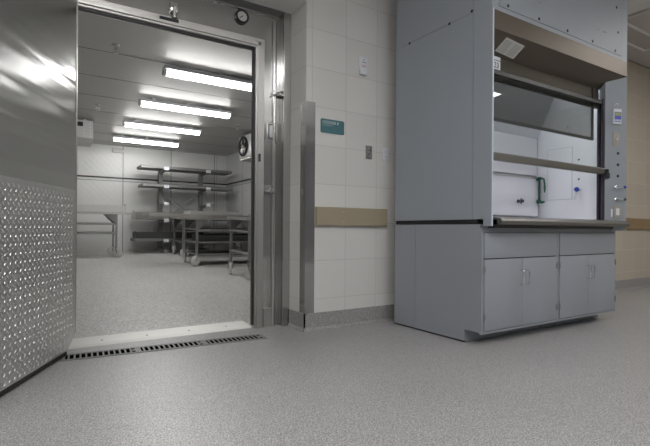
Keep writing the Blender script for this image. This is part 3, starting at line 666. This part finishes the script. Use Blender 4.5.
for z, c in ((1.318, 'blue'), (1.198, 'green')):
    n = Vector(u.cross(Vector((0, 0, 1)))); o = pm @ Vector((0.125, z, 0.0005))
    mb = MB(); mb.lathe([(0.021, 0), (0.020, 0.006), (0.010, 0.012), (0.009, 0.034)], o, n, 14); mb.tube([o + n * 0.034 + u * -0.02, o + n * 0.036 + u * 0.02, o + n * 0.034 + u * 0.06], 0.0065)
    vh = pp('valve_handle', mb, 'chrome', 'chrome valve handle with a %s end' % c, smooth=True)
    mb = MB(); mb.lathe([(0.010, 0), (0.014, 0.006), (0.013, 0.018), (0.006, 0.022)], o + n * 0.034 + u * 0.058, u, 12); pp('valve_cap', mb, c, smooth=True, parent=vh)
op = pp('outlet_plate', pbox(0.095, 0.185, 1.020, 1.135, 0.0005, 0.006, 0.002), 'plate', 'beige plate with a white outlet')
pp('outlet_insert', pbox(0.122, 0.158, 1.045, 1.112, 0.006, 0.009, 0.001), 'white', parent=op)
pp('post_label', pbox(0.070, 0.088, 1.030, 1.105, 0.0005, 0.0015), 'edge')

# ------------------------------------------------------------------ ceiling troffers in the room
def troffer(x, y, label, mat='troff', rz=0.0, z=CEIL, L=1.22, Wd=0.58, group=None):
    t = thing('ceiling_light', label, 'ceiling light', (x, y, z), rz, group)
    mb = MB(); f = 0.035
    mb.box(-L / 2, L / 2, -Wd / 2, -Wd / 2 + f, -0.012, -0.0005); mb.box(-L / 2, L / 2, Wd / 2 - f, Wd / 2, -0.012, -0.0005)
    mb.box(-L / 2, -L / 2 + f, -Wd / 2 + f, Wd / 2 - f, -0.012, -0.0005); mb.box(L / 2 - f, L / 2, -Wd / 2 + f, Wd / 2 - f, -0.012, -0.0005)
    local_part('frame', mb, 'white', t, smooth=False)
    local_part('lens', B(-L / 2 + f, L / 2 - f, -Wd / 2 + f, Wd / 2 - f, -0.008, -0.003), mat, t, smooth=False)
    return t
troffer(0.5, 0.6, 'lit ceiling light overhead, straight before the cooler doorway', z=CEIL)
troffer(2.7, -0.5, 'lit ceiling light overhead in front of the fume hood')
troffer(0.6, -2.4, 'lit ceiling light overhead behind the viewer, doorway side')
troffer(3.2, -2.4, 'lit ceiling light overhead behind the viewer, hood side')
troffer(-1.9, 0.9, 'lit ceiling light overhead at the far left')
troffer(7.0, 1.0, 'lit ceiling light overhead beyond the fume hood, out over the right floor', z=CEIL + 0.02)  # unseen fill lamp added to brighten the right wall
troffer(7.0, -1.2, 'lit ceiling light overhead at the far right', z=CEIL + 0.02)
troffer(6.85, 3.02, 'ceiling light with a dull lens above the tan wall, right of the fume hood', 'dimlens', z=CEIL + 0.02, L=1.22, Wd=0.32)

# ------------------------------------------------------------------ cooler interior
def tube_light(x0, x1, y, label):
    t = thing('vapour_tight_light', label, 'ceiling light', ((x0 + x1) / 2, y, CC), 0, 'tube lights on the cooler ceiling')
    L = x1 - x0
    mb = MB(); mb.prism([(-0.075, -0.032), (-0.10, -0.072), (-0.10, -0.079), (0.10, -0.079), (0.10, -0.072), (0.075, -0.032)], -L / 2, L / 2, 'X'); local_part('housing', mb, 'white', t, smooth=False)
    mb = MB(); pts = [(0.062 * math.cos(a), -0.0795 - 0.062 * math.sin(a)) for a in [PI * k / 10 for k in range(11)]]
    mb.prism(pts, -L / 2 + 0.03, L / 2 - 0.03, 'X'); local_part('lens', mb, 'tube', t, 'glowing lens')
    for s in (-1, 1): local_part('end_cap', MB().prism([(0.066 * math.cos(a), -0.077 - 0.066 * math.sin(a)) for a in [PI * k / 10 for k in range(11)]], s * (L / 2 - 0.03), s * (L / 2 + 0.004), 'X'), 'evap', t)
    for k in (-0.36, 0.0, 0.36): local_part('clip', B(k * L - 0.025, k * L + 0.025, -0.07, 0.07, -0.032, -0.0005), 'satin', t, smooth=False)
    return t
tube_light(1.35, 2.78, 5.92, 'nearest of the four lit tube lights on the cooler ceiling, cut by the door frame')
tube_light(1.37, 2.86, 7.62, 'second lit tube light back from the doorway on the cooler ceiling')
tube_light(1.40, 2.86, 9.32, 'third lit tube light back from the doorway on the cooler ceiling')
tube_light(1.43, 2.86, 11.0, 'farthest lit tube light, nearest the cooler back wall')
def sprinkler(x, y, label):
    t = thing('sprinkler_head', label, 'sprinkler', (x, y, CC), 0)
    local_part('escutcheon', MB().lathe([(0.045, 0), (0.04, 0.012), (0.016, 0.02)], (0, 0, -0.0005), (0, 0, -1), 16), 'satin', t)
    mb = MB(); mb.cyl((0, 0, -0.02), (0, 0, -0.05), 0.012); mb.tube([(-0.014, 0, -0.045), (-0.026, 0, -0.065), (-0.006, 0, -0.088)], 0.004); mb.tube([(0.014, 0, -0.045), (0.026, 0, -0.065), (0.006, 0, -0.088)], 0.004)
    mb.lathe([(0.0, 0), (0.03, 0.001), (0.03, 0.003), (0.006, 0.004)], (0, 0, -0.088), (0, 0, -1), 12)
    local_part('head', mb, 'chrome', t)
sprinkler(0.76, 5.60, 'sprinkler head nearest the open door on the cooler ceiling')
sprinkler(0.88, 8.5, 'sprinkler head left of the tube lights, farther into the cooler')
sprinkler(3.36, 8.55, 'sprinkler head right of the tube lights by the fan unit')
# hanging tags at lights
t = thing('junction_box', 'small pale junction box on the cooler back wall below the farthest tube light', 'box', (1.75, CB - 0.001, 2.80))
local_part('cover', B(-0.13, 0.13, -0.06, 0, -0.04, 0.06, ch=0.006), 'evap', t)
# evaporator (left)
t = thing('evaporator_unit', 'ceiling-hung evaporator case half hidden by the open door', 'evaporator', (0.30, 9.7, 2.50))
mb = MB(); mb.prism([(0.0, 0.07), (0.0, 0.40), (0.62, 0.40), (0.62, 0.0), (0.10, 0.0)], -0.55, 0.63, 'X'); local_part('case', mb, 'evap', t, smooth=False)
mb = MB(); mb.box(0.18, 0.46, -0.006, 0.0, 0.28, 0.36); local_part('grille', mb, 'black', t, smooth=False)
mb = MB()
for x in (-0.4, 0.5): mb.box(x - 0.02, x + 0.02, 0.05, 0.08, 0.40, 0.4295)
local_part('hanger', mb, 'satin', t, smooth=False)
mb = MB()
for i in range(9):
    for j in range(5):
        if i >= 3 and i < 8 and j > 2: continue
        cx = -0.30 + i * 0.11; cz = 0.10 + j * 0.06; mb.add([(cx - 0.03, 0, cz - 0.02), (cx, 0, cz + 0.012), (cx + 0.03, 0, cz + 0.02), (cx, 0, cz - 0.012), (cx, -0.008, cz)], [(0, 1, 4), (1, 2, 4), (2, 3, 4), (3, 0, 4)])
local_part('tread_pattern', mb, 'lug', t, smooth=False)
# fan unit (right)
t = thing('fan_unit', 'white fan-coil box hung at the cooler ceiling on the right, round black fan facing left', 'fan unit', (3.76, 8.95, 2.36))
mb = MB(); mb.box(0.0, 0.62, -0.62, 0.52, 0.03, 0.5, ch=0.01); local_part('case', mb, 'evap', t)
for yc in (0.24,):
    mb = MB(); mb.lathe([(0.205, 0), (0.215, 0.03), (0.20, 0.045), (0.185, 0.02), (0.15, 0.004)], (-0.0005, yc, 0.27), (-1, 0, 0), 28); fr = local_part('fan_ring', mb, 'black', t)
    mb = MB()
    for k in range(4):
        a = k * PI / 2 + 0.4; c, s = math.cos(a), math.sin(a); c2, s2 = math.cos(a + 0.7), math.sin(a + 0.7)
        mb.add([(-0.012, yc + 0.04 * c, 0.27 + 0.04 * s), (-0.012, yc + 0.17 * c, 0.27 + 0.17 * s), (-0.034, yc + 0.17 * c2, 0.27 + 0.17 * s2), (-0.03, yc + 0.04 * c2, 0.27 + 0.04 * s2)], [(0, 1, 2, 3)])
    mb.lathe([(0.05, 0), (0.05, 0.03), (0.03, 0.045)], (-0.004, yc, 0.27), (-1, 0, 0), 14)
    local_part('fan_blades', mb, 'satin', t)
mb = MB(); mb.box(0.02, 0.60, -0.60, 0.50, 0.0, 0.0295); local_part('drip_tray', mb, 'satin', t, smooth=False)
mb = MB()
for y in (-0.5, 0.4):
    for x in (0.1, 0.5): mb.cyl((x, y, 0.5), (x, y, 0.5695), 0.01)
local_part('hanger', mb, 'satin', t)

def caster(parent, x, y, yaw, lz):
    """one caster (fork + wheel) below (x, y, lz)"""
    c, s = math.cos(yaw), math.sin(yaw); r = 0.1; ox, oy = -0.03 * c, -0.03 * s
    mb = MB(); mb.cyl((x, y, lz), (x, y, lz - 0.03), 0.025)
    for q in (-1, 1):
        nx, ny = -s * q * 0.03, c * q * 0.03
        mb.tube([(x + nx, y + ny, lz - 0.03), (x + nx + ox, y + ny + oy, r)], 0.012, 6)
    mb.cyl((x - s * -0.036, y + c * -0.036, lz - 0.03), (x - s * 0.036, y + c * 0.036, lz - 0.03), 0.014)
    f = local_part('caster', mb, 'cart', parent)
    mb = MB(); mb.lathe([(r * 0.55, 0), (r * 0.9, 0.002), (r, 0.01), (r, 0.03), (r * 0.9, 0.038), (r * 0.55, 0.04)], (x + ox - s * -0.02, y + oy + c * -0.02, r), (-s, c, 0), 20)
    w = mb.build('wheel', 'caster', smooth=True); w.parent = f
    return f
def cart(name, label, x, y, L, Wd, H, levels, group=None, overhang=0.12, solid=True, gusset=True):
    """mortuary cart: tube legs, shelf frames, top pan; origin on the floor, long axis along X"""
    z0 = cfz(y + Wd / 2); t = thing(name, label, 'cart', (x, y, z0), 0, group)
    t.rotation_euler = (math.atan(SLOPE), 0, 0); t.location = (x, y, cfz(y))
    lr = 0.02; LZ = 0.235
    for lx in (0.0, L):
        for ly in (0.0, Wd):
            local_part('leg', MB().box(lx - lr, lx + lr, ly - lr, ly + lr, LZ, H - 0.045), 'cart', t, smooth=False)
            caster(t, lx, ly, random.choice((0.3, 2.6, 1.2, -0.6)), LZ)
    mb = MB(); mb.box(-overhang, L + overhang, -0.05, Wd + 0.05, H - 0.045, H - 0.02, ch=0.005)
    for a, b, c, d in ((-overhang, L + overhang, -0.05, -0.035), (-overhang, L + overhang, Wd + 0.035, Wd + 0.05), (-overhang, -overhang + 0.015, -0.035, Wd + 0.035), (L + overhang - 0.015, L + overhang, -0.035, Wd + 0.035)): mb.box(a, b, c, d, H - 0.02, H)
    local_part('top_pan', mb, 'satin', t, smooth=False)
    for z in levels:
        mb = MB()
        mb.cyl((0.02, 0, z), (L - 0.02, 0, z), 0.017, 8); mb.cyl((0.02, Wd, z), (L - 0.02, Wd, z), 0.017, 8); mb.cyl((0, 0.02, z), (0, Wd - 0.02, z), 0.017, 8); mb.cyl((L, 0.02, z), (L, Wd - 0.02, z), 0.017, 8)
        fr = local_part('shelf_frame', mb, 'cart', t)
        if solid:
            d = B(0.03, L - 0.03, 0.02, Wd - 0.02, z - 0.012, z + 0.006).build('shelf_pan', 'vinyl'); d.parent = fr
    if gusset:
        mb = MB()
        for ly in (0.0, Wd): mb.prism([(0.02, H - 0.05), (0.22, H - 0.05), (0.02, H - 0.25)], ly - 0.004, ly + 0.004, 'Y'); mb.prism([(L - 0.02, H - 0.05), (L - 0.22, H - 0.05), (L - 0.02, H - 0.25)], ly - 0.004, ly + 0.004, 'Y')
        local_part('gusset', mb, 'cart', t, smooth=False)
    return t
# left cart (only right end in view)
cart('mortuary_cart', 'steel two-shelf cart at the cooler back left, its left end behind the open door', -0.45, 10.9, 1.96, 0.46, 0.98, (0.52, 0.72), None, 0.30, solid=True)
def tray(name, label, x, y, z, L, Wd, H, mat='satin', rx=0.0, group=None):
    t = thing(name, label, 'tray', (x, y, z), 0, group); t.rotation_euler = (rx, 0, 0)
    mb = MB(); k = 0.015
    mb.prism([(0.0 + 0.02, 0), (Wd - 0.02, 0), (Wd, H), (Wd - k, H), (Wd - 0.02 - k, k), (0.02 + k, k), (k, H), (0, H)], 0.0, L, 'X')
    mb.box(0, 0.012, 0.03, Wd - 0.03, k, H - 0.002); mb.box(L - 0.012, L, 0.03, Wd - 0.03, k, H - 0.002)
    local_part('pan', mb, mat, t, smooth=False)
    mb = MB()
    for xx in (0.0, L): mb.tube([(xx, Wd * 0.35, H), (xx, Wd * 0.35, H + 0.02), (xx, Wd * 0.65, H + 0.02), (xx, Wd * 0.65, H)], 0.008, 6)
    local_part('rim_handle', mb, 'cart', t)
    return t
SL = math.atan(SLOPE)
tray('body_tray', 'bright deep steel tray lying on the left cart', -0.5, 10.92, cfz(10.92) + 0.985, 2.22, 0.42, 0.145, 'pale', rx=SL)
# three carts on the right
c1 = cart('mortuary_cart', 'steel shelf cart nearest the back wall, behind the other right-hand carts', 2.86, 10.55, 1.55, 0.80, 0.90, (0.33, 0.58), 'carts parked along the right of the cooler', 0.1)
c2 = cart('mortuary_cart', 'middle steel shelf cart of the three parked on the right of the cooler', 2.62, 8.72, 1.80, 0.80, 0.93, (0.22, 0.45, 0.69), 'carts parked along the right of the cooler', 0.15)
c3 = cart('mortuary_cart', 'nearest steel cart, cut by the right edge of the cooler doorway', 2.80, 6.62, 1.60, 0.78, 0.97, (0.40, 0.74), 'carts parked along the right of the cooler', 0.06)
tray('body_tray', 'long steel tray on the middle right cart, sticking out to its left', 1.78, 8.82, cfz(8.82) + 0.934, 2.10, 0.62, 0.05, rx=SL)
tray('body_tray', 'light deep tray on the cart nearest the back wall', 3.05, 10.62, cfz(10.62) + 0.905, 1.25, 0.62, 0.15, 'evap', rx=SL)
tray('body_tray', 'deep pale tray on the nearest cart by the doorway edge', 3.25, 6.72, cfz(6.72) + 0.974, 1.1, 0.6, 0.10, 'evap', rx=SL)
tray('body_tray', 'dark tray inside the middle right cart on its middle shelf', 2.72, 8.80, cfz(8.80) + 0.468, 1.55, 0.60, 0.12, 'vinyl', rx=SL)
tray('body_tray', 'dark tray inside the nearest cart on its lower shelf', 2.95, 6.72, cfz(6.72) + 0.418, 1.2, 0.55, 0.13, 'vinyl', rx=SL)

# cantilever rack on the back wall
t = thing('cantilever_rack', 'tall steel cantilever rack with shelves against the cooler back wall', 'rack', (2.0, 12.15, cfz(12.15)))
FZ = cfz(12.15)
for ux in (0.72, 1.76):
    local_part('upright', B(ux - 0.05, ux + 0.05, 0.0, 0.10, 0.0, 2.13), 'cart', t, smooth=False)
    local_part('foot', B(ux - 0.05, ux + 0.05, -0.60, -0.001, -0.005, 0.10 - 0.02), 'cart', t, smooth=False)
    for z in (0.30, 0.80, 1.20, 1.62, 2.06):
        mb = MB(); mb.prism([(0.0, z - 0.075), (0.0, z), (-0.60, z), (-0.60, z - 0.04)], ux - 0.03, ux + 0.03, 'X'); local_part('arm', mb, 'cart', t, smooth=False)
        mb = MB(); mb.box(ux - 0.06, ux + 0.06, -0.615, -0.601, z - 0.05, z + 0.03); local_part('end_stop', mb, 'white', t, 'pale end stop', smooth=False)
mb = MB()
mb.tube([(0.78, 0.01, 0.78), (1.70, 0.01, 1.52)], 0.018, 6); mb.tube([(0.78, 0.035, 1.52), (1.70, 0.035, 0.78)], 0.018, 6)
local_part('cross_brace', mb, 'evap', t, smooth=False)
for z, x0, x1 in ((2.06, 0.14, 2.40), (1.62, 0.17, 2.42), (0.30, 0.0, 1.9)):
    mb = MB(); mb.box(x0, x1, -0.59, -0.02, z + 0.001, z + 0.02)
    for a, b, c, d in ((x0, x1, -0.60, -0.59), (x0, x1, -0.02, -0.01), (x0, x0 + 0.01, -0.59, -0.02), (x1 - 0.01, x1, -0.59, -0.02)): mb.box(a, b, c, d, z - 0.02, z + 0.045)
    local_part('shelf', mb, 'cart', t, smooth=False)
tray('body_tray', 'grey deep tray on the lower left arms of the rack', 2.02, 11.56, FZ + 0.802, 0.85, 0.55, 0.18, 'satin')
tray('body_tray', 'long shallow tray low on the rack behind the carts', 2.90, 11.56, FZ + 0.802, 1.5, 0.55, 0.12, 'vinyl')
tray('body_tray', 'dark deep tray on the bottom shelf of the rack', 2.05, 11.56, FZ + 0.348, 1.6, 0.55, 0.15, 'vinyl')

# ------------------------------------------------------------------ camera
f, yaw, ro, hc = 460.0, math.radians(32.3), math.radians(0.4), 0.89
fw = Vector((math.sin(yaw), math.cos(yaw), 0)); r0 = Vector((math.cos(yaw), -math.sin(yaw), 0)); z0 = Vector((0, 0, 1))
r = r0 * math.cos(ro) + z0 * math.sin(ro); up = -r0 * math.sin(ro) + z0 * math.cos(ro)
cam = bpy.data.cameras.new('camera'); cam.sensor_width = 36; cam.lens = f / 650 * 36; cam.shift_y = 6 / 650; cam.clip_start = 0.05
co = bpy.data.objects.new('camera', cam); COL.objects.link(co)
m = Matrix((r, up, -fw)).transposed().to_4x4(); m.translation = (0, 0, hc); co.matrix_world = m
scene.camera = co

# ------------------------------------------------------------------ world and view
w = bpy.data.worlds.new('world'); scene.world = w; w.use_nodes = True
w.node_tree.nodes['Background'].inputs[0].default_value = (0.5, 0.52, 0.55, 1); w.node_tree.nodes['Background'].inputs[1].default_value = 0.2
scene.view_settings.view_transform = 'Standard'; scene.view_settings.look = 'None'; scene.view_settings.gamma = 1.0
scene.view_settings.use_curve_mapping = False; scene.view_settings.exposure = 1.25
